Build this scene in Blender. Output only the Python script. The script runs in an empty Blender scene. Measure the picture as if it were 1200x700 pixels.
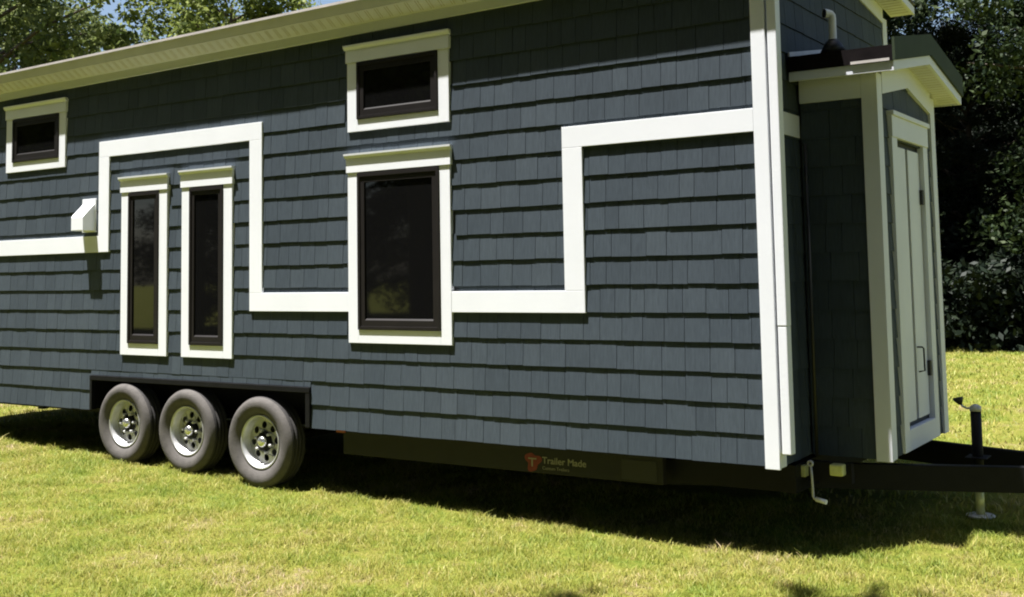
import bpy, bmesh, math, random
import numpy as np
from mathutils import Vector, Matrix, Quaternion, noise

random.seed(7)
RNG = np.random.default_rng(11)
S = bpy.context.scene
COL = S.collection

# ------------------------------------------------------------------ materials
def newmat(name):
    m = bpy.data.materials.new(name); m.use_nodes = True
    nt = m.node_tree; nt.nodes.clear()
    out = nt.nodes.new('ShaderNodeOutputMaterial')
    return m, nt, out

def N(nt, typ, **kw):
    n = nt.nodes.new(typ)
    for k, v in kw.items():
        if k in n.inputs: n.inputs[k].default_value = v
        else: setattr(n, k, v)
    return n

def L(nt, a, ao, b, bi): nt.links.new(a.outputs[ao], b.inputs[bi])

def ramp(nt, stops):
    r = nt.nodes.new('ShaderNodeValToRGB'); e = r.color_ramp.elements
    while len(e) < len(stops): e.new(0.5)
    for el, (p, c) in zip(e, stops): el.position = p; el.color = (*c, 1)
    return r

def mat(name, col, rough=0.5, metal=0.0, var=0.12, scale=6.0, bump=0.0, bscale=60.0, spec=0.5, stretch=(1, 1, 1), coat=0.0):
    m, nt, out = newmat(name)
    p = N(nt, 'ShaderNodeBsdfPrincipled', Roughness=rough, Metallic=metal)
    p.inputs['Specular IOR Level'].default_value = spec
    p.inputs['Coat Weight'].default_value = coat
    tc = N(nt, 'ShaderNodeTexCoord'); mp = N(nt, 'ShaderNodeMapping'); mp.inputs['Scale'].default_value = stretch
    L(nt, tc, 'Object', mp, 'Vector')
    nz = N(nt, 'ShaderNodeTexNoise', Scale=scale, Detail=5.0, Roughness=0.6); L(nt, mp, 'Vector', nz, 'Vector')
    a = [c * (1 - var) for c in col]; b = [min(1, c * (1 + var)) for c in col]
    r = ramp(nt, [(0.3, a), (0.7, b)]); L(nt, nz, 'Fac', r, 'Fac'); L(nt, r, 'Color', p, 'Base Color')
    if bump:
        n2 = N(nt, 'ShaderNodeTexNoise', Scale=bscale, Detail=4.0); L(nt, mp, 'Vector', n2, 'Vector')
        b_ = N(nt, 'ShaderNodeBump', Strength=bump, Distance=0.01); L(nt, n2, 'Fac', b_, 'Height'); L(nt, b_, 'Normal', p, 'Normal')
    L(nt, p, 'BSDF', out, 'Surface')
    return m

def siding_mat(name, col):
    m, nt, out = newmat(name)
    p = N(nt, 'ShaderNodeBsdfPrincipled', Roughness=0.62); p.inputs['Specular IOR Level'].default_value = 0.15
    g = N(nt, 'ShaderNodeNewGeometry')
    r = ramp(nt, [(0.0, [c * .90 for c in col]), (0.5, col), (1.0, [col[0] * 1.11, col[1] * 1.10, col[2] * 1.08])])
    L(nt, g, 'Random Per Island', r, 'Fac')
    tc = N(nt, 'ShaderNodeTexCoord'); mp = N(nt, 'ShaderNodeMapping'); mp.inputs['Scale'].default_value = (60, 60, 5)
    L(nt, tc, 'Object', mp, 'Vector')
    nz = N(nt, 'ShaderNodeTexNoise', Scale=1.6, Detail=5.0, Roughness=0.65); L(nt, mp, 'Vector', nz, 'Vector')
    r2 = ramp(nt, [(0.3, (.82, .82, .82)), (0.72, (1.12, 1.12, 1.12))]); L(nt, nz, 'Fac', r2, 'Fac')
    mx = N(nt, 'ShaderNodeMix', data_type='RGBA', blend_type='MULTIPLY'); mx.inputs[0].default_value = 1
    nt.links.new(r.outputs['Color'], mx.inputs[6]); nt.links.new(r2.outputs['Color'], mx.inputs[7])
    # faint dusty wear
    n3 = N(nt, 'ShaderNodeTexNoise', Scale=1.1, Detail=6.0); L(nt, tc, 'Object', n3, 'Vector')
    r3 = ramp(nt, [(0.35, (.94, .95, .95)), (0.7, (1.08, 1.07, 1.05))]); L(nt, n3, 'Fac', r3, 'Fac')
    mx2 = N(nt, 'ShaderNodeMix', data_type='RGBA', blend_type='MULTIPLY'); mx2.inputs[0].default_value = 1
    nt.links.new(mx.outputs[2], mx2.inputs[6]); nt.links.new(r3.outputs['Color'], mx2.inputs[7])
    nt.links.new(mx2.outputs[2], p.inputs['Base Color'])
    b_ = N(nt, 'ShaderNodeBump', Strength=0.5, Distance=0.004); L(nt, nz, 'Fac', b_, 'Height'); L(nt, b_, 'Normal', p, 'Normal')
    L(nt, p, 'BSDF', out, 'Surface')
    return m

def soffit_mat(name, col, pitch=0.055):
    # vented beaded vinyl: narrow grooves across the board
    m, nt, out = newmat(name)
    p = N(nt, 'ShaderNodeBsdfPrincipled', Roughness=0.5)
    tc = N(nt, 'ShaderNodeTexCoord')
    nz = N(nt, 'ShaderNodeTexNoise', Scale=5.0, Detail=4.0); L(nt, tc, 'Object', nz, 'Vector')
    r = ramp(nt, [(0.3, [c * .93 for c in col]), (0.7, [c * 1.05 for c in col])]); L(nt, nz, 'Fac', r, 'Fac')
    L(nt, r, 'Color', p, 'Base Color'); L(nt, p, 'BSDF', out, 'Surface')
    return m

def leaf_mat(name, dark, light, trans=0.35):
    m, nt, out = newmat(name)
    g = N(nt, 'ShaderNodeNewGeometry'); oi = N(nt, 'ShaderNodeObjectInfo')
    r = ramp(nt, [(0.0, dark), (0.55, [(a + b) / 2 for a, b in zip(dark, light)]), (1.0, light)])
    L(nt, g, 'Random Per Island', r, 'Fac')
    hs = N(nt, 'ShaderNodeHueSaturation', Saturation=1.0)
    mr = N(nt, 'ShaderNodeMapRange'); mr.inputs[3].default_value = 0.85; mr.inputs[4].default_value = 1.15
    L(nt, oi, 'Random', mr, 0); L(nt, mr, 0, hs, 'Value'); L(nt, r, 'Color', hs, 'Color')
    p = N(nt, 'ShaderNodeBsdfPrincipled', Roughness=0.55); p.inputs['Specular IOR Level'].default_value = 0.15
    t = N(nt, 'ShaderNodeBsdfTranslucent')
    L(nt, hs, 'Color', p, 'Base Color'); L(nt, hs, 'Color', t, 'Color')
    mx = N(nt, 'ShaderNodeMixShader'); mx.inputs[0].default_value = trans
    L(nt, p, 'BSDF', mx, 1); L(nt, t, 'BSDF', mx, 2); L(nt, mx, 'Shader', out, 'Surface')
    return m

def grass_colour(nt, light=1.0):
    """patchy lawn colour from object coordinates, used by the soil sheet and the blades"""
    tc = N(nt, 'ShaderNodeTexCoord')
    n1 = N(nt, 'ShaderNodeTexNoise', Scale=1.3, Detail=5.0, Roughness=0.62); L(nt, tc, 'Object', n1, 'Vector')
    k = light
    r1 = ramp(nt, [(0.30, (.115 * k, .155 * k, .022 * k)), (0.46, (.165 * k, .180 * k, .030 * k)),
                   (0.60, (.198 * k, .190 * k, .042 * k)), (0.72, (.25 * k, .212 * k, .095 * k))])
    n2 = N(nt, 'ShaderNodeTexNoise', Scale=11.0, Detail=4.0, Roughness=0.7); L(nt, tc, 'Object', n2, 'Vector')
    mx = N(nt, 'ShaderNodeMix'); mx.inputs[0].default_value = 0.42
    nt.links.new(n1.outputs['Fac'], mx.inputs[2]); nt.links.new(n2.outputs['Fac'], mx.inputs[3])
    st = N(nt, 'ShaderNodeMapRange'); st.inputs[1].default_value = 0.27; st.inputs[2].default_value = 0.73; st.inputs[3].default_value = 0.12; st.inputs[4].default_value = 0.88
    nt.links.new(mx.outputs[0], st.inputs[0]); nt.links.new(st.outputs[0], r1.inputs['Fac'])
    return tc, r1

def soil_mat():
    m, nt, out = newmat('lawn_soil')
    p = N(nt, 'ShaderNodeBsdfPrincipled', Roughness=0.95); p.inputs['Specular IOR Level'].default_value = 0.1
    tc, r1 = grass_colour(nt, 0.86)
    n2 = N(nt, 'ShaderNodeTexNoise', Scale=38.0, Detail=5.0, Roughness=0.7); L(nt, tc, 'Object', n2, 'Vector')
    r2 = ramp(nt, [(0.3, (.55, .55, .5)), (0.7, (1.25, 1.25, 1.2))]); L(nt, n2, 'Fac', r2, 'Fac')
    mx = N(nt, 'ShaderNodeMix', data_type='RGBA', blend_type='MULTIPLY'); mx.inputs[0].default_value = 1
    nt.links.new(r1.outputs['Color'], mx.inputs[6]); nt.links.new(r2.outputs['Color'], mx.inputs[7])
    nt.links.new(mx.outputs[2], p.inputs['Base Color'])
    b = N(nt, 'ShaderNodeBump', Strength=0.8, Distance=0.03); L(nt, n2, 'Fac', b, 'Height'); L(nt, b, 'Normal', p, 'Normal')
    L(nt, p, 'BSDF', out, 'Surface'); return m

def blade_mat():
    m, nt, out = newmat('grass_blade')
    tc, r1 = grass_colour(nt, 1.56)
    g = N(nt, 'ShaderNodeNewGeometry')
    r2 = ramp(nt, [(0.0, (.62, .72, .7)), (0.5, (1, 1, 1)), (0.82, (1.2, 1.12, 1.2)), (0.93, (1.5, 1.3, 2.2)), (1.0, (1.8, 1.6, 3.4))])
    L(nt, g, 'Random Per Island', r2, 'Fac')
    mx = N(nt, 'ShaderNodeMix', data_type='RGBA', blend_type='MULTIPLY'); mx.inputs[0].default_value = 1
    nt.links.new(r1.outputs['Color'], mx.inputs[6]); nt.links.new(r2.outputs['Color'], mx.inputs[7])
    p = N(nt, 'ShaderNodeBsdfPrincipled', Roughness=0.6); p.inputs['Specular IOR Level'].default_value = 0.25
    t = N(nt, 'ShaderNodeBsdfTranslucent')
    nt.links.new(mx.outputs[2], p.inputs['Base Color']); nt.links.new(mx.outputs[2], t.inputs['Color'])
    ms = N(nt, 'ShaderNodeMixShader'); ms.inputs[0].default_value = 0.4
    L(nt, p, 'BSDF', ms, 1); L(nt, t, 'BSDF', ms, 2); L(nt, ms, 'Shader', out, 'Surface'); return m

M = dict(
    siding=siding_mat('slate_blue_shingle', (.051, .065, .080)),
    sheath=mat('siding_backing', (.040, .046, .052), 0.8),
    white=mat('white_trim_paint', (.78, .80, .84), 0.45, var=0.03, scale=2.0, bump=0.03, bscale=40, stretch=(1, 1, 1)),
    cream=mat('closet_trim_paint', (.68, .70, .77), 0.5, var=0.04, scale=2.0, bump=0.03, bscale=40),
    soffit=soffit_mat('vented_soffit', (.64, .635, .66)),
    groove=mat('soffit_vent_slot', (.46, .42, .31), 0.8),
    drip=mat('aluminium_drip_edge', (.62, .58, .56), 0.4, metal=0.2, var=0.1),
    bronze=mat('bronze_window_frame', (.013, .011, .0105), 0.45, var=0.15, spec=0.3),
    glass=mat('dark_window_glass', (.005, .005, .005), 0.03, var=0.0, spec=0.55),
    roof=mat('brown_roof_edge', (.008, .006, .0065), 0.9, var=0.3, scale=12, bump=0.08, spec=0.08),
    roofgreen=mat('dark_green_rake_metal', (.030, .045, .022), 0.7, var=0.12, spec=0.2),
    roofmetal=mat('charcoal_roof_metal', (.06, .06, .065), 0.45),
    steel=mat('black_frame_steel', (.005, .005, .006), 0.55, var=0.3, scale=9, bump=0.1, spec=0.22),
    rail=mat('olive_black_frame_rail', (.0095, .009, .007), 0.7, var=0.25, scale=7, bump=0.1),
    rubber=mat('dusty_tyre_rubber', (.080, .073, .068), 0.9, var=0.22, scale=14, bump=0.25, bscale=90),
    tread=mat('black_tyre_tread', (.028, .026, .025), 0.85, var=0.25, scale=14, bump=0.2),
    rim=mat('silver_wheel_rim', (.52, .52, .53), 0.42, metal=0.6, var=0.12, scale=14),
    hub=mat('bright_hub_cap', (.78, .78, .77), 0.2, metal=0.9, var=0.05),
    zinc=mat('zinc_painted_lawn_reflection', (.62, .64, .30), 0.42, metal=0.45, var=0.15, scale=18),  # plated steel, yellow-green lawn reflection put into its base colour
    galv=mat('galvanised_steel', (.50, .50, .49), 0.5, metal=0.35, var=0.12, scale=18),
    pvc=mat('white_vent_pipe', (.78, .78, .77), 0.4, var=0.05),
    black=mat('black_rubber_plastic', (.010, .010, .010), 0.5, var=0.2),
    red=mat('red_emblem_paint', (.17, .018, .015), 0.6, var=0.15, scale=30),
    letters=mat('cream_lettering', (.26, .24, .17), 0.6, var=0.05),
    amber=mat('amber_marker_lens', (.30, .06, .025), 0.35, var=0.1),
    bark=mat('tree_bark', (.085, .065, .050), 0.9, var=0.35, scale=5, bump=0.8, bscale=14, stretch=(1, 1, .25)),
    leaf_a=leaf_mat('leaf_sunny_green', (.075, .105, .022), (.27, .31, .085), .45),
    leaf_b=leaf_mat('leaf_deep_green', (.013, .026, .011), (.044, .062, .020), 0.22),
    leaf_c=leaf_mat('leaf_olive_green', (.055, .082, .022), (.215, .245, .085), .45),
    leaf_d=leaf_mat('leaf_painted_shade', (.005, .010, .006), (.013, .020, .009), 0.1),  # deep shade of the wood painted into the leaf colour
    soil=soil_mat(), blade=blade_mat(),
)

# ------------------------------------------------------------------ mesh builder
class MB:
    def __init__(self): self.v = []; self.f = []; self.smooth = []; self.mi = {}
    def use(self, k): self.mi[len(self.f)] = k; return self
    def poly(self, pts, faces, smooth=False):
        o = len(self.v); self.v += [tuple(p) for p in pts]
        for f in faces: self.f.append([i + o for i in f]); self.smooth.append(smooth)
        return self
    def box(self, x0, x1, y0, y1, z0, z1):
        p = [(x, y, z) for z in (z0, z1) for y in (y0, y1) for x in (x0, x1)]
        return self.poly(p, [(0, 2, 3, 1), (4, 5, 7, 6), (0, 1, 5, 4), (2, 6, 7, 3), (0, 4, 6, 2), (1, 3, 7, 5)])
    def prism(self, a, b):
        """closed loft between two equal rings of points"""
        n = len(a)
        fs = [(i, (i + 1) % n, n + (i + 1) % n, n + i) for i in range(n)] + [tuple(range(n))[::-1], tuple(range(n, 2 * n))]
        return self.poly(list(a) + list(b), fs)
    def bar(self, a, b, w, h, up=(0, 0, 1)):
        a, b, up = Vector(a), Vector(b), Vector(up)
        d = (b - a).normalized(); s = d.cross(up).normalized() * w / 2; u = s.cross(d).normalized() * h / 2
        q = [-s - u, s - u, s + u, -s + u]
        return self.prism([a + k for k in q], [b + k for k in q])
    def tube(self, pts, rad, seg=12, cap=True):
        pts = [Vector(p) for p in pts]; n = len(pts)
        if not hasattr(rad, '__len__'): rad = [rad] * n
        rings = []; ref = None
        for i, p in enumerate(pts):
            d = (pts[min(i + 1, n - 1)] - pts[max(i - 1, 0)]).normalized()
            if ref is None: ref = d.orthogonal().normalized()
            ref = (ref - d * ref.dot(d)).normalized(); bn = d.cross(ref)
            rings.append([p + (ref * math.cos(t) + bn * math.sin(t)) * rad[i] for t in [2 * math.pi * k / seg for k in range(seg)]])
        o = len(self.v)
        for r in rings: self.v += [tuple(p) for p in r]
        for i in range(n - 1):
            for k in range(seg):
                self.f.append([o + i * seg + k, o + i * seg + (k + 1) % seg, o + (i + 1) * seg + (k + 1) % seg, o + (i + 1) * seg + k]); self.smooth.append(True)
        if cap:
            self.f.append([o + k for k in range(seg)][::-1]); self.smooth.append(False)
            self.f.append([o + (n - 1) * seg + k for k in range(seg)]); self.smooth.append(False)
        return self
    def lathe(self, prof, seg=56, c=(0, 0, 0), closed=False):
        """(r, y) profile turned round the Y axis"""
        o = len(self.v); n = len(prof)
        for r, y in prof:
            for k in range(seg):
                t = 2 * math.pi * k / seg; self.v.append((c[0] + r * math.cos(t), c[1] + y, c[2] + r * math.sin(t)))
        for i in range(n - 1 + (1 if closed else 0)):
            j = (i + 1) % n
            for k in range(seg):
                k2 = (k + 1) % seg
                self.f.append([o + i * seg + k, o + i * seg + k2, o + j * seg + k2, o + j * seg + k]); self.smooth.append(True)
        return self
    def build(self, name, m, parent=None, bevel=0.0, recalc=True):
        me = bpy.data.meshes.new(name); me.from_pydata(self.v, [], self.f)
        me.polygons.foreach_set('use_smooth', self.smooth)
        if self.mi:
            k = 0; idx = []
            for i in range(len(self.f)): k = self.mi.get(i, k); idx.append(k)
            me.polygons.foreach_set('material_index', idx)
        if recalc or bevel:
            bm = bmesh.new(); bm.from_mesh(me)
            bmesh.ops.recalc_face_normals(bm, faces=bm.faces)
            if bevel:
                bmesh.ops.bevel(bm, geom=[e for e in bm.edges if len(e.link_faces) == 2 and e.calc_face_angle(0) > 0.6], offset=bevel, segments=2, affect='EDGES', profile=0.6)
            bm.to_mesh(me); bm.free()
        for q in (m if isinstance(m, (list, tuple)) else [m]): me.materials.append(q)
        return link(bpy.data.objects.new(name, me), parent)

def link(o, parent=None):
    COL.objects.link(o)
    if parent is not None:
        o.parent = parent
        if parent.get('base') is not None:
            b = parent['base']; o.location = (-b[0], -b[1], -b[2])
    return o

def empty(name, loc=(0, 0, 0), parent=None):
    o = bpy.data.objects.new(name, None); o.empty_display_size = 0.2; COL.objects.link(o)
    o.location = loc
    if parent is not None:
        o.parent = parent
        if parent.get('base') is not None:
            b = parent['base']; o.location = (-b[0], -b[1], -b[2])
    return o

def tag(o, label=None, cat=None, group=None, kind=None):
    if label: o['label'] = label
    if cat: o['category'] = cat
    if group: o['group'] = group
    if kind: o['kind'] = kind
    return o

def one_box(name, m, parent, x0, x1, y0, y1, z0, z1, bevel=0.002):
    return MB().box(x0, x1, y0, y1, z0, z1).build(name, m, parent, bevel)

# ------------------------------------------------------------------ the house on its trailer
HB = (-4.87, 1.35, -0.10)
house = empty('tiny_house', HB); house['base'] = HB
tag(house, 'slate blue shingled tiny house with white trim on a black triple axle trailer', 'tiny house')

Z0, EXP = 0.5602, 0.178
XL, YF = -9.75, 2.70          # rear end, far wall

def shingle_wall(mb, P, u0, u1, rows, topf=None, holes=(), botf=None, thick=(.0105, .0205)):
    """P(u, d, z): u along the wall, d depth behind the trim face. One tapered shake per island."""
    for k in rows:
        zb0 = Z0 + EXP * k; zt0 = zb0 + EXP + .012
        u = u0
        while u < u1 - 1e-4:
            w = random.choice((.105, .125, .14, .15, .165, .185)) * random.uniform(.93, 1.07)
            ue = min(u + w, u1)
            if u1 - ue < .04: ue = u1
            uc = (u + ue) / 2
            zb = zb0 + random.uniform(-.0022, .0022); zt = zt0
            if botf: zb = max(zb, botf(uc))
            if topf: zt = min(zt, topf(uc))
            skip = zt - zb < .02
            for a, b, c, d in holes:
                if a < uc < b and zb > c - .001 and zt < d + .03: skip = True
            if not skip:
                a, b = u + .0016, ue - .0016
                j = random.uniform(-.0008, .0008)
                db, dt = thick[0] + j, thick[1] + j
                back = thick[1] + .012
                s = (zt - zb) / (zt0 - zb0)
                tilt = random.uniform(-.0009, .0009)
                pts = [P(a, db, zb - tilt), P(b, db, zb + tilt), P(b, back, zb + tilt), P(a, back, zb - tilt),
                       P(a, db + (dt - db) * s, zt), P(b, db + (dt - db) * s, zt), P(b, back, zt), P(a, back, zt)]
                mb.poly(pts, [(0, 1, 5, 4), (0, 3, 2, 1), (0, 4, 7, 3), (1, 2, 6, 5), (4, 5, 6, 7)])
            u = ue

def ez(x): return 0.0105 * (x + 3.6)     # the eave line rises slightly to the front

# window openings: dark frame rectangle (x0, x1, z0, z1), head casing kind
WIN = [  # frame x0,x1,z0,z1 ; outer casing x0,x1,z0 ; head z0,z1 ; crown half overhang
    dict(f=(-3.222, -2.444, 1.131, 2.302), c=(-3.314, -2.354, 1.037), h=(2.309, 2.452), lab='large tall fixed window'),
    dict(f=(-3.222, -2.446, 2.704, 3.145), c=(-3.314, -2.354, 2.619), h=(3.147, 3.281), lab='small upper window half in eave shade'),
    dict(f=(-5.885, -5.472, .979, 2.296), c=(-5.981, -5.372, .883), h=(2.304, 2.442), lab='narrow tall window nearer the vent hood'),
    dict(f=(-5.088, -4.671, .980, 2.296), c=(-5.184, -4.572, .883), h=(2.304, 2.450), lab='narrow tall window beside the stepped trim'),
    dict(f=(-7.645, -6.900, 2.684, 3.108), c=(-7.747, -6.808, 2.593), h=(3.112, 3.243), lab='small upper window far along the wall'),
]
holes = [(w['c'][0] + .03, w['c'][1] - .03, w['c'][2], w['h'][1]) for w in WIN]

mb = MB()
WX0, WX1, WZ = -6.40, -3.715, 0.690      # wheel opening
def wb(u): return WZ + .002 if WX0 < u < WX1 else 0
P_side = lambda u, d, z: (u, d, z)
# split rows 0 and -1 at the opening so shakes end on it
shingle_wall(mb, P_side, XL, WX0, (-1, 0), holes=holes)
shingle_wall(mb, P_side, WX0, WX1, (-1, 0), botf=wb)
shingle_wall(mb, P_side, WX1, -.085, (-1, 0), holes=holes)
shingle_wall(mb, P_side, XL, -.085, range(1, 16), holes=holes)
side = mb.build('shingle_siding', M['siding'], house, recalc=False)

gs = 0.125
def gable_top(y): return 3.52 + gs * (1.35 - abs(y - 1.35))
mb = MB()
shingle_wall(mb, lambda u, d, z: (-d + .010, u, z), .118, YF - .10, range(-1, 18), topf=gable_top)
tag(mb.build('shingle_siding', M['siding'], house, recalc=False), 'shaded shingles of the front gable wall')

mb = MB()
mb.box(XL + .03, -.03, .036, .12, WZ + .02, 3.44)
mb.box(XL + .03, WX0 - .01, .036, .12, .385, WZ + .02)
mb.box(WX1 + .01, -.03, .036, .12, .385, WZ + .02)
mb.prism([(-.10, .121, .385), (-.10, YF - .03, .385), (-.10, YF - .03, 3.5), (-.10, 1.35, 3.68), (-.10, .121, 3.5)],
         [(-.022, .121, .385), (-.022, YF - .03, .385), (-.022, YF - .03, 3.5), (-.022, 1.35, 3.68), (-.022, .121, 3.5)])
mb.prism([(XL, .121, .385), (XL, YF - .03, .385), (XL, YF - .03, 3.5), (XL, 1.35, 3.68), (XL, .121, 3.5)],
         [(XL + .08, .121, .385), (XL + .08, YF - .03, .385), (XL + .08, YF - .03, 3.5), (XL + .08, 1.35, 3.68), (XL + .08, .121, 3.5)])
mb.box(XL + .081, -.101, YF - .09, YF - .03, .385, 3.5)
mb.box(XL + .05, -.11, .122, YF - .1, .372, .384)
mb.build('wall', M['sheath'], house)

# stepped white trim on the long wall
BT = 0.034
for (x0, x1, z0, z1) in [(-1.427, -.090, 2.354, 2.495), (-1.427, -1.276, 1.4135, 2.3535), (-2.353, -1.276, 1.267, 1.413),
                         (-4.372, -3.315, 1.267, 1.413), (-4.372, -4.232, 1.4135, 2.6425), (-6.306, -4.232, 2.643, 2.785),
                         (-6.306, -6.162, 1.787, 2.6425), (XL, -6.3065, 1.787, 1.935)]:
    one_box('trim_board', M['white'], house, x0, x1, 0, BT, z0, z1, .0025)
one_box('trim_board', M['cream'], house, -.03, .004, .125, .545, 2.354, 2.495)
# corner boards
one_box('corner_board', M['white'], house, -.0895, 0, 0, .026, .366, 3.41, .003)
one_box('corner_board', M['white'], house, -.030, -.001, .0265, .120, .372, 3.52, .003)
one_box('corner_board', M['cream'], house, -.030, .003, YF - .115, YF, .372, 3.50, .003)
one_box('corner_board', M['white'], house, XL - .02, XL + .07, 0, .034, .366, 3.36, .003)

# windows
for w in WIN:
    x0, x1, z0, z1 = w['f']; cx0, cx1, cz0 = w['c']; h0, h1 = w['h']
    wn = empty('window', (0, 0, 0), house); wn['label'] = w['lab']
    c = MB()
    c.box(cx0, x0 + .004, -.002, BT, cz0, h0 - .001); c.box(x1 - .004, cx1, -.002, BT, cz0, h0 - .001)
    c.box(x0 + .0045, x1 - .0045, -.002, BT, cz0, z0 + .004)
    c.build('casing', M['white'], wn, .002)
    hd = MB(); hd.box(cx0 - .010, cx1 + .010, -.010, BT, h0, h1 - .036)
    hd.build('head_casing', M['white'], wn, .002)
    cr = MB()   # crown moulding: stepped cove
    a, b = cx0 - .010, cx1 + .010
    prof = [(BT, h1 - .0355), (-.011, h1 - .0355), (-.014, h1 - .030), (-.020, h1 - .022), (-.027, h1 - .014), (-.028, h1), (BT, h1)]
    e = .012
    cr.prism([(a - (e if y < 0 else 0), y, z) for y, z in prof], [(b + (e if y < 0 else 0), y, z) for y, z in prof])
    cr.build('crown_moulding', M['white'], wn)
    fr = MB(); t = .030
    fr.box(x0 + .006, x0 + t, -.012, BT, z0 + .006, z1 - .002); fr.box(x1 - t, x1 - .006, -.012, BT, z0 + .006, z1 - .002)
    fr.box(x0 + t, x1 - t, -.012, BT, z0 + .006, z0 + t); fr.box(x0 + t, x1 - t, -.012, BT, z1 - t, z1 - .002)
    fr.build('frame', M['bronze'], wn, .002)
    s = MB(); t2 = .070 if x1 - x0 > .5 else .062
    bt = .088
    s.box(x0 + t, x0 + t2, -.004, BT, z0 + t, z1 - t); s.box(x1 - t2, x1 - t, -.004, BT, z0 + t, z1 - t)
    s.box(x0 + t2, x1 - t2, -.004, BT, z0 + t, z0 + bt - .014); s.box(x0 + t2, x1 - t2, -.004, BT, z1 - t2, z1 - t)
    # sloped glazing bead that catches light under the pane
    s.prism([(x0 + t2, -.004, z0 + bt - .0135), (x0 + t2, BT, z0 + bt - .0135), (x0 + t2, BT, z0 + bt), (x0 + t2, .008, z0 + bt)],
            [(x1 - t2, -.004, z0 + bt - .0135), (x1 - t2, BT, z0 + bt - .0135), (x1 - t2, BT, z0 + bt), (x1 - t2, .008, z0 + bt)])
    s.build('sash', M['bronze'], wn)
    MB().box(x0 + t2 - .004, x1 - t2 + .004, .007, .010, z0 + bt - .004, z1 - t2 + .004).build('pane', M['glass'], wn)

# vent hood
hx0, hx1 = -6.535, -6.362
pr = [(BT, 1.985), (-.12, 1.985), (-.12, 2.105), (-.105, 2.125), (BT, 2.262)]
MB().prism([(hx0, y, z) for y, z in pr], [(hx1, y, z) for y, z in pr]).build('vent_hood', M['white'], house, .004)

MB().box(hx0 - .012, hx1 + .012, .004, BT, 1.972, 2.276).build('hood_flange', M['white'], house, .003)
# eave along the camera side: drip edge, sloped fascia, sloped vented soffit, frieze
RX0, RX1 = -9.95, 0.19
def along(prof, x0=RX0, x1=RX1): 
    return MB().prism([(x0, y, z + ez(x0)) for y, z in prof], [(x1, y, z + ez(x1)) for y, z in prof])
along([(-.142, 3.572), (-.138, 3.572), (-.138, 3.588), (.0, 3.588), (.0, 3.592), (-.142, 3.592)]).build('drip_edge', M['drip'], house)
along([(-.1375, 3.583), (-.112, 3.500), (-.095, 3.500), (-.095, 3.583)]).build('fascia', M['soffit'], house)
g = along([(-.111, 3.498), (-.012, 3.428), (.0, 3.428), (.0, 3.498)], RX0 + .01, .002).use(1); x = -9.7
dv = Vector((0, .099, -.070)).normalized(); nv = Vector((0, -.070, -.099)).normalized()
while x < 0:
    for q in (0, .022):
        a = Vector((x + q, -.103, 3.4925 + ez(x))) + nv * .0005; b = a + dv * .095
        g.bar(a, b, .0045, .0024, up=nv)
    x += .095
g.build('soffit', [M['soffit'], M['groove']], house)
along([(-.010, 3.360), (-.010, 3.430), (.034, 3.430), (.034, 3.360)], XL, -.0).build('frieze_board', M['white'], house)

# main roof: two thin metal slopes
rp = 1.35
def rz(y): return 3.588 + gs * (y + .14) if y <= rp else 3.594 + gs * (2 * rp - y + .14)
for (ya, yb) in ((-.125, rp), (rp, 2 * rp + .125)):
    q = []
    for x in (RX0 - .01, RX1 + .012):
        q.append([(x, ya, rz(ya) + ez(x) * (1 if ya < 0 else .5)), (x, yb, rz(yb) + ez(x) * .5), (x, yb, rz(yb) + .006 + ez(x) * .5), (x, ya, rz(ya) + .006 + ez(x) * (1 if ya < 0 else .5))])
    MB().prism(*q).build('roof', M['roofmetal'], house)
# gable rake: sloped soffit, outer fascia, frieze on the wall
def slope_band(x0, x1, off0, off1, ya, yb, yc, base, pitch):
    """band following a gable: z = base + pitch * distance from the outer edge"""
    def z(y): return base + pitch * (yc - abs(y - yc)) 
    r = []
    for x in (x0, x1):
        r.append([(x, ya, z(ya) + off0), (x, yc, z(yc) + off0), (x, yb, z(yb) + off0), (x, yb, z(yb) + off1), (x, yc, z(yc) + off1), (x, ya, z(ya) + off1)])
    return MB().prism(*r)
gb = 3.44
slope_band(-.028, .006, 0, .117, .121, YF - .116, rp, gb, gs).build('gable_frieze', M['cream'], house)
slope_band(RX1 - .0145, RX1, .118, .175, -.09, YF + .13, rp, gb, gs).build('rake_fascia', M['cream'], house)
g = slope_band(.0065, RX1 - .015, .119, .131, .01, YF + .12, rp, gb, gs).use(1); y = .1
while y < YF + .08:
    z = gb + gs * (rp - abs(y - rp)) + .1180
    g.box(.02, RX1 - .03, y, y + .008, z - .0015, z + .003); y += .06
g.build('rake_soffit', [M['soffit'], M['groove']], house)

# downspout at the front corner
d = MB(); d.box(.013, .070, .003, .082, 1.196, 3.34); d.box(.0145, .0685, .0045, .0805, .455, 1.196)
d.build('downspout', M['white'], house, .006)
d = MB(); d.bar((.0415, .0425, 3.335), (.0415, -.05, 3.50), .055, .075, up=(1, 0, 0)); d.build('downspout_elbow', M['white'], house, .004)
MB().tube([(.085, .40, .40), (.085, .40, 2.30)], .011).build('cable_conduit', M['black'], house)

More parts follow.
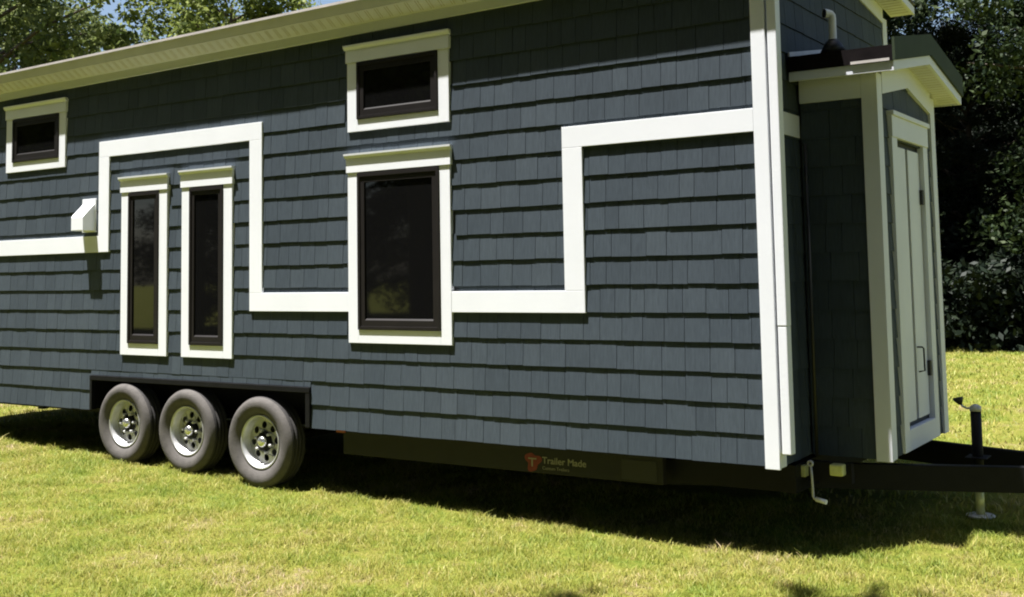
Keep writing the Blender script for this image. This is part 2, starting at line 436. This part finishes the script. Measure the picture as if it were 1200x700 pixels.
# ------------------------------------------------------------------ tongue closet on the front wall
CY0, CY1, CX, CYC = .54, 1.97, .49, 1.255
cl = empty('utility_closet', (0, 0, 0), house); cl['label'] = 'narrow gabled closet with white double doors on the front wall'
def ctop(y): return 2.70 + .166 * (.715 - abs(y - CYC)) + .0
mb = MB()
shingle_wall(mb, lambda u, d, z: (u, CY0 - .006 + d, z), .012, .402, range(-1, 12))
shingle_wall(mb, lambda u, d, z: (CX + .006 - d, u, z), .638, .822, range(-1, 12), topf=ctop)
shingle_wall(mb, lambda u, d, z: (CX + .006 - d, u, z), .822, 1.69, range(10, 13), topf=ctop)
shingle_wall(mb, lambda u, d, z: (CX + .006 - d, u, z), 1.69, 1.86, range(-1, 12), topf=ctop)
mb.build('shingle_siding', M['siding'], cl, recalc=False)
mb = MB()
mb.prism([(.0, CY0 + .03, .385), (.0, CY1 - .02, .385), (.0, CY1 - .02, 2.74), (.0, CYC, 2.84), (.0, CY0 + .03, 2.74)],
         [(.455, CY0 + .03, .385), (.455, CY1 - .02, .385), (.455, CY1 - .02, 2.74), (.455, CYC, 2.84), (.455, CY0 + .03, 2.74)])
mb.build('wall', M['sheath'], cl)
one_box('corner_board', M['cream'], cl, .403, CX + .010, CY0 - .010, CY0 + .016, .372, 2.722, .003)
one_box('corner_board', M['cream'], cl, CX - .02, CX + .009, CY0 + .0165, .642, .377, 2.722, .003)
one_box('corner_board', M['cream'], cl, CX - .02, CX + .010, 1.855, CY1, .377, 2.722, .003)
one_box('frieze_board', M['cream'], cl, .012, .4025, CY0 - .009, CY0 + .02, 2.572, 2.722, .003)
def cz(y, base): return base + .184 * (.895 - abs(y - CYC))
def cband(x0, x1, za, zb, ya, yb):
    r = [[(x, ya, cz(ya, za)), (x, CYC, cz(CYC, za)), (x, yb, cz(yb, za)), (x, yb, cz(yb, zb)), (x, CYC, cz(CYC, zb)), (x, ya, cz(ya, zb))] for x in (x0, x1)]
    return MB().prism(*r)
cband(CX - .015, CX + .012, 2.548, 2.692, .6425, 1.8545).build('gable_frieze', M['cream'], cl)
EY0, EY1, EX = .36, 2.15, .65
g = cband(.012, EX - .0225, 2.6925, 2.702, EY0 + .0185, EY1 - .0185).use(1); y = EY0 + .06
while y < EY1 - .04:
    z = cz(y, 2.6925); g.box(CX + .02, EX - .03, y, y + .007, z - .0015, z + .003); y += .05
g.build('soffit', [M['soffit'], M['groove']], cl)
cband(EX - .0215, EX, 2.690, 2.7485, EY0, EY1).build('rake_fascia', M['cream'], cl)
one_box('eave_fascia', M['cream'], cl, .012, EX - .022, EY0, EY0 + .018, 2.690, 2.7485, .002)
one_box('eave_fascia', M['cream'], cl, .012, EX - .022, EY1 - .018, EY1, 2.690, 2.7485, .002)
cband(.012, EX - .002, 2.7495, 2.845, EY0 - .008, EY1 + .008).build('roof', M['roof'], cl)
cband(EX - .0015, EX + .014, 2.7495, 2.890, EY0 - .012, EY1 + .012).build('rake_trim', M['roofgreen'], cl)
cband(.0115, .022, 2.847, 2.875, EY0, EY1).build('flashing', M['drip'], cl)
one_box('drip_edge', M['drip'], cl, .40, EX - .02, EY0 - .012, EY0 - .0085, 2.7495, 2.766, 0)
# doors
c = MB(); FX = CX + .014
c.box(CX - .03, FX, .812, .930, .385, 2.349); c.box(CX - .03, FX, 1.585, 1.70, .385, 2.349); c.box(CX - .03, FX, .9305, 1.5845, .385, .515)
c.build('door_casing', M['cream'], cl, .003)
c = MB(); c.box(CX - .03, FX + .006, .805, 1.707, 2.35, 2.485); c.box(CX - .03, FX + .020, .795, 1.717, 2.4855, 2.515)
c.build('door_head', M['cream'], cl, .003)
one_box('door', M['cream'], cl, .457, .474, .938, 1.225, .545, 2.305, .003)
one_box('door', M['cream'], cl, .457, .474, 1.285, 1.565, .545, 2.305, .003)
h = MB(); h.tube([(.470, 1.305, 1.005), (.506, 1.310, 1.005), (.510, 1.330, .995), (.510, 1.335, .850), (.472, 1.335, .842)], .0055, 8)
h.build('handle', M['steel'], cl)
MB().box(.4745, .495, 1.548, 1.582, .80, .90).build('hinge', M['black'], cl)
MB().box(.4745, .495, 1.548, 1.582, 1.95, 2.05).build('hinge', M['black'], cl)
# vent pipe
vp = empty('vent_pipe', (0, 0, 0), house)
pts = [(.25, .51, 2.86), (.25, .51, 3.082)] + [(.25 - .020 * (1 - math.cos(t)), .51 - .020 * (1 - math.cos(t)), 3.082 + .030 * math.sin(t)) for t in (.5, 1.0, 1.57)] + [(.213, .473, 3.112)]
MB().tube(pts, [.024] * 2 + [.027] * 3 + [.031], 18, cap=False).build('pipe', M['pvc'], vp)
MB().tube([(.216, .476, 3.112), (.212, .472, 3.112)], [.026, .026], 18).build('pipe_mouth', M['black'], vp)
MB().tube([(.25, .51, 2.86), (.25, .51, 2.925), (.25, .51, 2.95)], [.085, .05, .028], 18).build('boot', M['black'], vp)

# ------------------------------------------------------------------ trailer frame
one_box('frame_rail', M['rail'], house, WX1 + .25, -.80, .10, .155, .195, .371, .004)
one_box('frame_rail', M['steel'], house, -.7995, -.0405, .22, .275, .20, .371, .004)
one_box('frame_rail', M['steel'], house, XL + .15, WX0 - .02, .25, .305, .325, .371, .004)
one_box('frame_rail', M['steel'], house, WX0, .02, 2.50, 2.555, .175, .371, .004)
one_box('frame_rail', M['steel'], house, XL + .15, WX0 - .001, 2.50, 2.555, .325, .371, .004)
cm = MB()
x = -9.5
while x < 0: cm.box(x, x + .06, .31, 2.499, .27 if x > WX0 else .33, .37); x += .61
cm.box(-.04, .02, .20, 2.499, .20, .365)
cm.build('cross_members', M['steel'], house)
one_box('rail_patch', M['black'], house, -1.09, -.84, .0965, .0995, .21, .335, 0)
MB().bar((-.9, .30, .243), (1.75, 1.30, .243), .06, .155).build('tongue_beam', M['steel'], house, .004)
MB().bar((-.9, 2.35, .243), (1.75, 1.40, .243), .06, .155).build('tongue_beam', M['steel'], house, .004)
one_box('coupler', M['steel'], house, 1.70, 2.0, 1.29, 1.41, .20, .32, .006)
one_box('jack_plate', M['steel'], house, .76, .89, 1.19, 1.35, .3225, .3295, .002)
# wheel opening
f = MB()
f.box(WX0, WX1, -.006, .05, .648, .689); f.box(WX0, WX0 + .03, -.004, .05, .385, .6475); f.box(WX1 - .045, WX1, -.004, .05, .385, .6475)
f.build('fender_frame', M['steel'], house, .003)
f = MB(); f.box(WX0 + .003, WX1 - .003, .06, .60, .690, .70); f.box(WX0 + .003, WX1 - .003, .59, .60, .25, .69); f.box(WX0, WX0 + .003, .06, .6, .385, .69); f.box(WX1 - .003, WX1, .06, .6, .385, .69)
f.build('wheel_well', M['black'], house)
MB().box(-3.53, -3.44, .092, .10, .352, .371).build('marker_light', M['amber'], house, .002)
# emblem and lettering on the rail
def text_mesh(s, size, m, name, x, z, y, sx=1.0, bold=0.0):
    cu = bpy.data.curves.new(name, 'FONT'); cu.body = s; cu.size = size; cu.extrude = .0004; cu.offset = bold; cu.resolution_u = 4
    o = bpy.data.objects.new(name, cu); COL.objects.link(o)
    bpy.context.view_layer.update()
    me = bpy.data.meshes.new_from_object(o.evaluated_get(bpy.context.evaluated_depsgraph_get()))
    COL.objects.unlink(o); bpy.data.objects.remove(o); bpy.data.curves.remove(cu)
    for v in me.vertices:
        c = v.co.copy(); v.co = (x + c.x * sx, y - c.z, z + c.y)
    me.materials.clear(); me.materials.append(m); me.name = name
    return link(bpy.data.objects.new(name, me), house)
text_mesh('Trailer Made', .062, M['letters'], 'lettering', -1.690, .262, .0985, 1.05, .0009)
text_mesh('Custom Trailers', .030, M['letters'], 'lettering', -1.690, .222, .0985, 1.05, .0)
e = MB()
pts = []
for k in range(36):
    t = 2 * math.pi * k / 36; r = .052 + .012 * math.sin(3 * t + .6) + .006 * math.sin(5 * t)
    pts.append((-1.765 + r * 1.1 * math.cos(t), .268 + r * 1.15 * math.sin(t)))
e.prism([(x, .0985, z) for x, z in pts], [(x, .0995, z) for x, z in pts]); e.build('emblem', M['red'], house)
e = MB(); e.box(-1.80, -1.735, .0968, .0982, .283, .292); e.box(-1.775, -1.764, .0968, .0982, .235, .2825)
e.build('emblem_mark', M['letters'], house)

# wheels
TYRE = [(.198, .012), (.206, .006), (.216, -.006), (.236, -.022), (.268, -.035), (.300, -.036), (.318, -.028), (.333, -.012), (.340, .002)]
TREAD = [(.3405, .0025), (.345, .012), (.345, .032), (.337, .034), (.337, .041), (.345, .043), (.345, .067), (.337, .069), (.337, .076), (.345, .078), (.345, .102), (.337, .104), (.337, .111), (.345, .113), (.345, .135), (.335, .150), (.30, .166), (.24, .165), (.20, .14)]
RIM = [(.205, .010), (.207, -.002), (.203, -.008), (.195, -.006), (.190, .000), (.188, .004), (.178, .020), (.172, .066), (.169, .068)]
def rim_disc():
    cu = bpy.data.curves.new('disc', 'CURVE'); cu.dimensions = '2D'; cu.fill_mode = 'BOTH'; cu.extrude = .003
    def circ(cx, cy, r, n):
        sp = cu.splines.new('POLY'); sp.points.add(n - 1); sp.use_cyclic_u = True
        for i in range(n):
            t = 2 * math.pi * i / n; sp.points[i].co = (cx + r * math.cos(t), cy + r * math.sin(t), 0, 1)
    circ(0, 0, .172, 56)
    for k in range(8): t = 2 * math.pi * (k + .5) / 8; circ(.124 * math.cos(t), .124 * math.sin(t), .027, 16)
    o = bpy.data.objects.new('disc', cu); COL.objects.link(o); bpy.context.view_layer.update()
    me = bpy.data.meshes.new_from_object(o.evaluated_get(bpy.context.evaluated_depsgraph_get()))
    COL.objects.unlink(o); bpy.data.objects.remove(o)
    vs = []
    for v in me.vertices:
        r = v.co.xy.length; vs.append((v.co.x, .066 - .022 * (1 - r / .172) + v.co.z, v.co.y))
    fs = [list(p.vertices) for p in me.polygons]; bpy.data.meshes.remove(me); return vs, fs
dv_, df_ = rim_disc()
def make_wheel():
    w = empty('wheel', (0, 0, 0)); 
    MB().lathe(TYRE).build('tyre', M['rubber'], w)
    MB().lathe(TREAD).build('tread', M['tread'], w)
    r = MB(); r.lathe(RIM); r.lathe([(.172, .062), (.172, .15)]); r.poly(dv_, df_, False); r.build('rim', M['rim'], w)
    MB().lathe([(.0, -.006), (.018, -.006), (.034, .000), (.042, .014), (.044, .05)], 28).build('hub_cap', M['hub'], w)
    n = MB(); n.lathe([(.044, .028), (.070, .032), (.076, .042), (.076, .058)], 28).use(1)
    for k in range(6):
        t = 2 * math.pi * k / 6; n.lathe([(.0, .016), (.010, .016), (.012, .022), (.012, .056)], 8, (.083 * math.cos(t), 0, .083 * math.sin(t)))
    n.build('hub_flange', [M['steel'], M['galv']], w)
    MB().lathe([(.0, .10), (.15, .10), (.15, .16), (.0, .16)], 24).build('brake_drum', M['black'], w)
    return w
W0 = make_wheel(); W0.parent = house
def put(w, x, y, z, a): w.location = (x - HB[0], y - HB[1], z - HB[2]); w.rotation_euler = (0, a, 0)
put(W0, -4.245, -.004, .243, .3); W0.scale = (1.03, 1, 1.03)
for x, z, a in ((-5.10, .277, 1.1), (-5.905, .292, 2.0)):
    c = W0.copy(); COL.objects.link(c); c.parent = house
    for ch in W0.children:
        k = ch.copy(); COL.objects.link(k); k.parent = c
    put(c, x, -.004, z, a); c.scale = (1, 1, 1)
ax = MB()
for x, z in ((-4.245, .246), (-5.10, .277), (-5.905, .292)): ax.tube([(x, .14, z), (x, 2.5, z)], .035)
ax.build('axles', M['steel'], house)

# tongue jack
jk = empty('tongue_jack', (0, 0, 0), house); JX, JY = .825, 1.27
MB().tube([(JX, JY, .12), (JX, JY, .615)], .033, 18).build('outer_tube', M['steel'], jk)
MB().tube([(JX, JY, -.03), (JX, JY, .125)], .026, 18).build('inner_tube', M['zinc'], jk)
MB().tube([(JX, JY, -.045), (JX, JY, -.036), (JX, JY, -.030), (JX, JY, -.028)], [.085, .087, .08, .03], 24).build('foot', M['galv'], jk)
MB().tube([(JX, JY, .612), (JX, JY, .640), (JX, JY, .655)], [.036, .034, .012], 18).build('cap', M['galv'], jk)
MB().tube([(JX, JY, .63), (JX - .05, JY - .01, .628), (JX - .075, JY - .015, .640), (JX - .09, JY - .02, .665)], .007, 8).build('crank_arm', M['galv'], jk)
MB().tube([(JX - .085, JY - .02, .650), (JX - .090, JY - .02, .668), (JX - .098, JY - .02, .686), (JX - .10, JY - .02, .695)], [.010, .022, .032, .028], 12).build('knob', M['black'], jk)
# stabiliser crank and plated brackets under the front corner
sj = empty('stabiliser_jack', (0, 0, 0), house)
s = MB(); s.tube([(.085, .28, .365), (.090, .28, .30), (.094, .28, .180), (.100, .28, .168), (.125, .272, .166), (.175, .262, .158)], .0075, 10)
s.build('crank_rod', M['galv'], sj)
MB().tube([(.112, .276, .166), (.178, .262, .157)], .014, 12).build('crank_grip', M['white'], sj)
MB().lathe([(.008, -.008), (.016, -.010), (.021, 0), (.016, .010), (.008, .008)], 18, (.083, .28, .372), True).build('crank_eye', M['galv'], sj)
one_box('bracket', M['zinc'], sj, -.02, .045, .295, .36, .285, .352, .004)
one_box('bracket', M['zinc'], sj, -.145, -.085, .290, .35, .225, .290, .004)
one_box('bracket', M['zinc'], sj, .19, .27, .30, .37, .305, .372, .010)
MB().box(-.16, .30, .37, .42, .255, .372).build('mount', M['steel'], sj)
MB().box(-7.32, -7.24, .10, .16, .335, .3845).build('jack_bracket', M['steel'], house)

# ------------------------------------------------------------------ ground
KX = [-300, -14, -8, -5.9, -5.1, -4.2, -2.2, -.3, .6, 3, 300]
KZ = [.05, .04, .0, -.047, -.062, -.10, -.145, -.165, -.14, -.13, -.13]
def gz(x, y):
    b = np.interp(x, KX, KZ)
    t = np.clip((y - .3) / 1.1, 0, 1); t = t * t * (3 - 2 * t)
    far = -.055 - .03 * np.clip((y - 3) / 8, 0, 1)
    b = b * (1 - t) + np.maximum(far, b * .4) * t
    amp = 1.0
    return b + amp * (.010 * np.sin(1.9 * x + .7 * y) * np.sin(1.3 * y - .5 * x) + .006 * np.sin(4.7 * x + 2.1) * np.sin(5.3 * y))
def axis(lo, hi, near_lo, near_hi, st):
    a = list(np.arange(near_lo, near_hi + 1e-6, st)); s = st; v = near_lo; left = []
    while v > lo: s *= 1.35; v -= s; left.append(max(v, lo))
    s = st; v = near_hi; right = []
    while v < hi: s *= 1.35; v += s; right.append(min(v, hi))
    return np.array(left[::-1] + a + right)
gx, gy = axis(-260, 260, -14, 6, .2), axis(-260, 260, -8, 5, .2)
GX, GY = np.meshgrid(gx, gy)
GZ = gz(GX, GY)
me = bpy.data.meshes.new('ground'); nx, ny = len(gx), len(gy)
co = np.stack([GX, GY, GZ], -1).reshape(-1, 3)
ii = np.arange(nx * ny).reshape(ny, nx)
fc = np.stack([ii[:-1, :-1], ii[:-1, 1:], ii[1:, 1:], ii[1:, :-1]], -1).reshape(-1, 4)
me.from_pydata(co.tolist(), [], fc.tolist()); me.polygons.foreach_set('use_smooth', [True] * len(fc)); me.materials.append(M['soil'])
ground = link(bpy.data.objects.new('ground', me)); ground['kind'] = 'structure'

# lawn blades: one countless mass, thinning with distance from the viewpoint
CAM = np.array([2.407, -6.407, 1.526])
def blades(n, xr, yr, hmin, hmax, wid, keep=None):
    x = RNG.uniform(*xr, n); y = RNG.uniform(*yr, n)
    # tufted density
    d = np.sin(7.1 * x + 3 * np.sin(2.3 * y)) * np.sin(6.3 * y + 2 * np.sin(3.1 * x)) + .6 * np.sin(17 * x + 5 * np.sin(4 * y)) * np.sin(15 * y)
    ok = RNG.uniform(-1.9, 1.0, n) < d
    if keep is not None: ok &= keep(x, y)
    x, y, d = x[ok], y[ok], d[ok]; n = len(x)
    z = gz(x, y) - .004
    h = RNG.uniform(hmin, hmax, n) * (1 + .28 * np.clip(d, -1, 1.2)); h[RNG.random(n) < .02] *= 1.7
    a = RNG.uniform(0, 2 * np.pi, n); lean = h * RNG.uniform(.3, 1.5, n)
    b = a + RNG.uniform(-.9, .9, n) + np.pi / 2
    w = wid * RNG.uniform(.6, 1.4, n) * .5
    p0 = np.stack([x - w * np.cos(b), y - w * np.sin(b), z], 1)
    p1 = np.stack([x + w * np.cos(b), y + w * np.sin(b), z], 1)
    mx, my = x + .35 * lean * np.cos(a), y + .35 * lean * np.sin(a); mz = z + h * .62
    p2 = np.stack([mx + .8 * w * np.cos(b), my + .8 * w * np.sin(b), mz], 1)
    p3 = np.stack([mx - .8 * w * np.cos(b), my - .8 * w * np.sin(b), mz], 1)
    p4 = np.stack([x + lean * np.cos(a), y + lean * np.sin(a), z + h], 1)
    return np.stack([p0, p1, p2, p3, p4], 1).reshape(-1, 3), n
parts = [blades(430000, (-9, 2.6), (-3.6, 1.2), .016, .042, .0048, lambda x, y: (y > -3.4 - .0 * x) & (np.abs(np.arctan2(x - CAM[0], y - CAM[1]) + .60) < .52)),
         blades(60000, (-14, -6), (-1.5, 4), .025, .05, .009),
         blades(110000, (-6, 5), (1.2, 17), .03, .055, .012, lambda x, y: (np.arctan2(x - CAM[0], y - CAM[1]) > -.36))]
P5 = np.concatenate([p for p, _ in parts]); nb = sum(n for _, n in parts)
me = bpy.data.meshes.new('grass'); me.vertices.add(nb * 5); me.vertices.foreach_set('co', P5.ravel())
base = (np.arange(nb) * 5)[:, None]
loops = np.concatenate([base + np.array([[0, 1, 2, 3]]), base + np.array([[3, 2, 4]])], 1).ravel()
me.loops.add(len(loops)); me.loops.foreach_set('vertex_index', loops.astype(np.int32))
st = (np.arange(nb) * 7)[:, None] + np.array([[0, 4]])
me.polygons.add(nb * 2); me.polygons.foreach_set('loop_start', st.ravel().astype(np.int32))
me.update(calc_edges=True); me.validate()
me.materials.append(M['blade'])
grass = link(bpy.data.objects.new('grass', me)); grass['kind'] = 'stuff'
tag(grass, 'short patchy green and straw coloured lawn grass', 'grass')

# ------------------------------------------------------------------ trees
def leaf_mesh(name, centres, radii, per, size, m, flat=.7):
    n = len(centres) * per
    c = np.repeat(np.array(centres), per, 0); r = np.repeat(np.array(radii), per)[:, None]
    d = RNG.normal(size=(n, 3)); d /= np.linalg.norm(d, axis=1)[:, None]
    p = c + d * r * (RNG.random((n, 1)) ** .45) * np.array([1, 1, flat])
    nrm = RNG.normal(size=(n, 3)) + np.array([0, 0, .7]) + d * .6; nrm /= np.linalg.norm(nrm, axis=1)[:, None]
    t = np.cross(nrm, RNG.normal(size=(n, 3))); t /= np.linalg.norm(t, axis=1)[:, None]; b = np.cross(nrm, t)
    s = size * RNG.uniform(.6, 1.4, (n, 1))
    q = np.stack([p - t * s, p + b * s * .5 - t * s * .1, p + t * s, p - b * s * .5 - t * s * .1], 1).reshape(-1, 3)
    me = bpy.data.meshes.new(name); me.vertices.add(n * 4); me.vertices.foreach_set('co', q.ravel())
    me.loops.add(n * 4); me.loops.foreach_set('vertex_index', np.arange(n * 4, dtype=np.int32))
    me.polygons.add(n); me.polygons.foreach_set('loop_start', np.arange(0, n * 4, 4, dtype=np.int32))
    me.update(calc_edges=True); me.materials.append(m); return me

def tree_meshes(seed, H, R, low, nl, per, size, m, shape='dome'):
    rs = random.Random(seed); tb = MB()
    top = Vector((rs.uniform(-.4, .4), rs.uniform(-.4, .4), H * .82))
    tr = [Vector((0, 0, -.3)), Vector((.03, .02, .3)), Vector((.1 * rs.uniform(-1, 1), .1, H * .25)), Vector((top.x * .5, top.y * .5, H * .55)), top]
    r0 = H * .022
    tb.tube(tr, [r0 * 1.5, r0 * 1.1, r0 * .85, r0 * .55, r0 * .12], 10)
    cs, rr = [], []
    for i in range(nl):
        f = (i + rs.random()) / nl; zz = low + (H - low) * f
        if shape == 'dome': w = R * math.sqrt(max(.05, 1 - ((f - .35) / .68) ** 2)) 
        else: w = R * (.55 + .45 * math.sin(math.pi * min(1, f * 1.05))) * (1 if f < .8 else 1.2 - (f - .8) * 3)
        a = i * 2.399 + rs.uniform(-.5, .5); w *= rs.uniform(.62, 1.05)
        s = Vector((top.x * f * .6, top.y * f * .6, max(.8, zz - w * rs.uniform(.25, .55))))
        e = Vector((math.cos(a) * w, math.sin(a) * w, zz))
        mid = (s + e) / 2 + Vector((0, 0, w * .08))
        tb.tube([s, mid, e], [r0 * .36 * (1 - f * .6), r0 * .2 * (1 - f * .5), .012], 6, cap=False)
        for k in range(rs.randint(3, 5)):
            g = rs.uniform(.35, 1.05); q = s.lerp(e, g) + Vector((rs.gauss(0, .5), rs.gauss(0, .5), rs.gauss(.1, .4))) * (R / 4)
            cs.append(tuple(q)); rr.append(rs.uniform(.45, .95) * R / 4.2)
    return tb, leaf_mesh('crown', cs, rr, per, size, m)

KIND = {}
def kind(key, *a):
    tb, lm = tree_meshes(*a)
    t = tb.build('trunk', M['bark'], None); KIND[key] = (t.data, lm); COL.objects.unlink(t); bpy.data.objects.remove(t)
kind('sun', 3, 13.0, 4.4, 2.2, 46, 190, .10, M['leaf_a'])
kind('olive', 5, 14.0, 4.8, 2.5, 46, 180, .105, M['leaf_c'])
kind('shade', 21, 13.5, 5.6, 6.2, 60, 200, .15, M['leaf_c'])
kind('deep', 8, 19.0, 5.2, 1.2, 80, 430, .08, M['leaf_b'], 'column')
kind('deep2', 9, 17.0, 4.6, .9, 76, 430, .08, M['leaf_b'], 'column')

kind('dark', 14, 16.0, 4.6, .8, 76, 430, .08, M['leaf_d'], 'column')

def tree(name, key, x, y, rot, sc, label, group=None, cat='tree'):
    r = empty(name, (x, y, float(gz(np.array(x), np.array(y))))); r.rotation_euler = (0, 0, rot); r.scale = (sc, sc, sc)
    tag(r, label, cat, group)
    for nm, md in zip(('trunk', 'crown'), KIND[key]):
        o = bpy.data.objects.new(nm, md); COL.objects.link(o); o.parent = r
    return r

def at(u, dist):
    """ground point in the direction of photo column u at a distance"""
    az = -.5912 + math.atan((u - 590.5) / 1323.7); return 2.407 + dist * math.sin(az), -6.407 + dist * math.cos(az)

GL = 'sunlit trees above the roof'
for i, (u, dd, k, rot, sc, lab) in enumerate([
        (-40, 33, 'olive', .4, .98, 'dull olive tree at the far left end above the eave'),
        (125, 52, 'sun', 2.1, .84, 'small far tree filling the dip under the blue sky gap'),
        (262, 34, 'sun', 4.0, .90, 'bright green sunlit tree above the roof right of the sky gap'),
        (18, 41, 'olive', 3.3, .86, 'green tree seen through the dull olive tree on the far left'),
        (95, 43, 'sun', 5.1, .78, 'small sunlit tree left of the blue sky gap above the roof'),
        (-150, 46, 'sun', 1.0, 1.1, 'tree behind the dull olive tree at the far left end')]):
    x, y = at(u, dd); tree('leafy_tree', k, x, y, rot, sc, lab, GL)
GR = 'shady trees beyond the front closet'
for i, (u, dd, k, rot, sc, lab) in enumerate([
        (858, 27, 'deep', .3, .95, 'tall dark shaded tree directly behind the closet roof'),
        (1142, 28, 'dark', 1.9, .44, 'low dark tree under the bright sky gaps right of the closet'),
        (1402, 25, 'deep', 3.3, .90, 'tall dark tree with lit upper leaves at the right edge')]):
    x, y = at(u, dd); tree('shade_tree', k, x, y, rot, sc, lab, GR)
GB = 'trees deeper in the wood'
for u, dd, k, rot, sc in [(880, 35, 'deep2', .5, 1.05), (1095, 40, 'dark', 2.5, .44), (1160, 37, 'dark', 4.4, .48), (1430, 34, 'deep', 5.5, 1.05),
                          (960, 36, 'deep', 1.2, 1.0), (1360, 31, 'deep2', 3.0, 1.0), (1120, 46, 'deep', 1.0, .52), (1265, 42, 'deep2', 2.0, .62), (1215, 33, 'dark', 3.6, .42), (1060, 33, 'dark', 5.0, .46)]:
    x, y = at(u, dd); tree('forest_tree', k, x, y, rot, sc, 'dark tree deep in the wood behind the nearer shady trees', GB)
GV = 'trees across the lawn mirrored in the windows'
for x, y, k, rot, sc in [(.4, -8.4, 'shade', .2, 1.0), (6.6, -5.4, 'shade', 2.2, 1.0), (-5.2, -11.8, 'shade', 4.0, 1.05), (-11.5, -11.5, 'shade', 1.1, 1.05),
                         (-18.5, -11.5, 'shade', 3.1, 1.1), (-26, -10, 'shade', 5.2, 1.1), (4, -15, 'shade', 5.0, 1.1), (-9, -19, 'shade', .8, 1.15), (-16, -20, 'shade', 2.6, 1.2),
                         (-24, -18, 'deep', 1.5, .85), (-3, -20, 'deep2', 3.9, .9), (-30, -14, 'deep', 5.0, .9), (10, -13, 'deep2', 2.2, .9), (-17, -28, 'deep', .9, 1.0), (-9, -29, 'deep2', 4.1, 1.0), (-27, -27, 'deep', 0, 1.0)]:
    tree('leafy_tree', k, x, y, rot, sc, 'leafy tree across the lawn seen only as a window reflection', GV)
# undergrowth that closes the foot of the wood
cs, rr = [], []
for i in range(420):
    u = random.uniform(930, 1420); dd = random.uniform(22.8, 33); x, y = at(u, dd)
    cs.append((x, y, random.uniform(.1, 2.6) * (1 if dd > 26 else .55))); rr.append(random.uniform(.5, 1.0))
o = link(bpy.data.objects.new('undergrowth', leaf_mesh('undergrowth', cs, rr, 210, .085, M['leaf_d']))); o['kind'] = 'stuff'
tag(o, 'dark undergrowth at the foot of the wood', 'undergrowth')

# far wood that closes the horizon beyond the lawn on the left
cs, rr = [], []
for i in range(520):
    az = random.uniform(-2.0, -.50); dd = random.uniform(60, 78)
    cs.append((2.4 + dd * math.sin(az), -6.4 + dd * math.cos(az), random.uniform(.3, 9.0))); rr.append(random.uniform(1.2, 2.4))
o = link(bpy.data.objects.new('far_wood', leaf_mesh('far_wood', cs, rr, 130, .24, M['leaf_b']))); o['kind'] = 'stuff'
tag(o, 'distant dark green wood closing the lawn behind the house', 'wood')

# ------------------------------------------------------------------ light, sky, camera
to_sun = Vector((-.80, -1.0, 4.60)).normalized()
sun = bpy.data.lights.new('sun', 'SUN'); sun.energy = 5.0; sun.angle = math.radians(.53); sun.color = (1, .972, .94)
so = bpy.data.objects.new('sun', sun); COL.objects.link(so); so.rotation_euler = to_sun.to_track_quat('Z', 'Y').to_euler(); so.location = (0, 0, 30)
w = bpy.data.worlds.new('World'); S.world = w; w.use_nodes = True; nt = w.node_tree
bg = nt.nodes.get('Background') or nt.nodes.new('ShaderNodeBackground')
sky = nt.nodes.new('ShaderNodeTexSky'); sky.sky_type = 'NISHITA'; sky.sun_disc = False
sky.sun_elevation = math.asin(to_sun.z); sky.sun_rotation = math.atan2(to_sun.x, to_sun.y); sky.air_density = 1.0; sky.dust_density = 2.0
nt.links.new(sky.outputs['Color'], bg.inputs['Color']); bg.inputs['Strength'].default_value = 0.05

cam = bpy.data.cameras.new('camera'); co_ = bpy.data.objects.new('camera', cam); COL.objects.link(co_)
yaw, pitch, roll = -.5912425, .0789387, -.0171225
f = Vector((math.sin(yaw) * math.cos(pitch), math.cos(yaw) * math.cos(pitch), math.sin(pitch))); r = Vector((math.cos(yaw), -math.sin(yaw), 0)); u = r.cross(f)
r2 = math.cos(roll) * r + math.sin(roll) * u; u2 = -math.sin(roll) * r + math.cos(roll) * u
mw = Matrix((r2, u2, -f)).transposed().to_4x4(); mw.translation = Vector((2.40708, -6.40720, 1.52606)); co_.matrix_world = mw
cam.sensor_width = 36; cam.lens = 1323.70 / 1200 * 36
cam.shift_x = (600 - 590.5) / 1200; cam.shift_y = (217.097 - 350) / 1200
cam.clip_start = .05; cam.clip_end = 1500
S.camera = co_
S.view_settings.view_transform = 'Standard'; S.view_settings.look = 'None'; S.view_settings.exposure = 1.66; S.view_settings.gamma = 1
S.render.engine = 'CYCLES'
S.cycles.filter_width = 2.0
S.cycles.max_bounces = 8
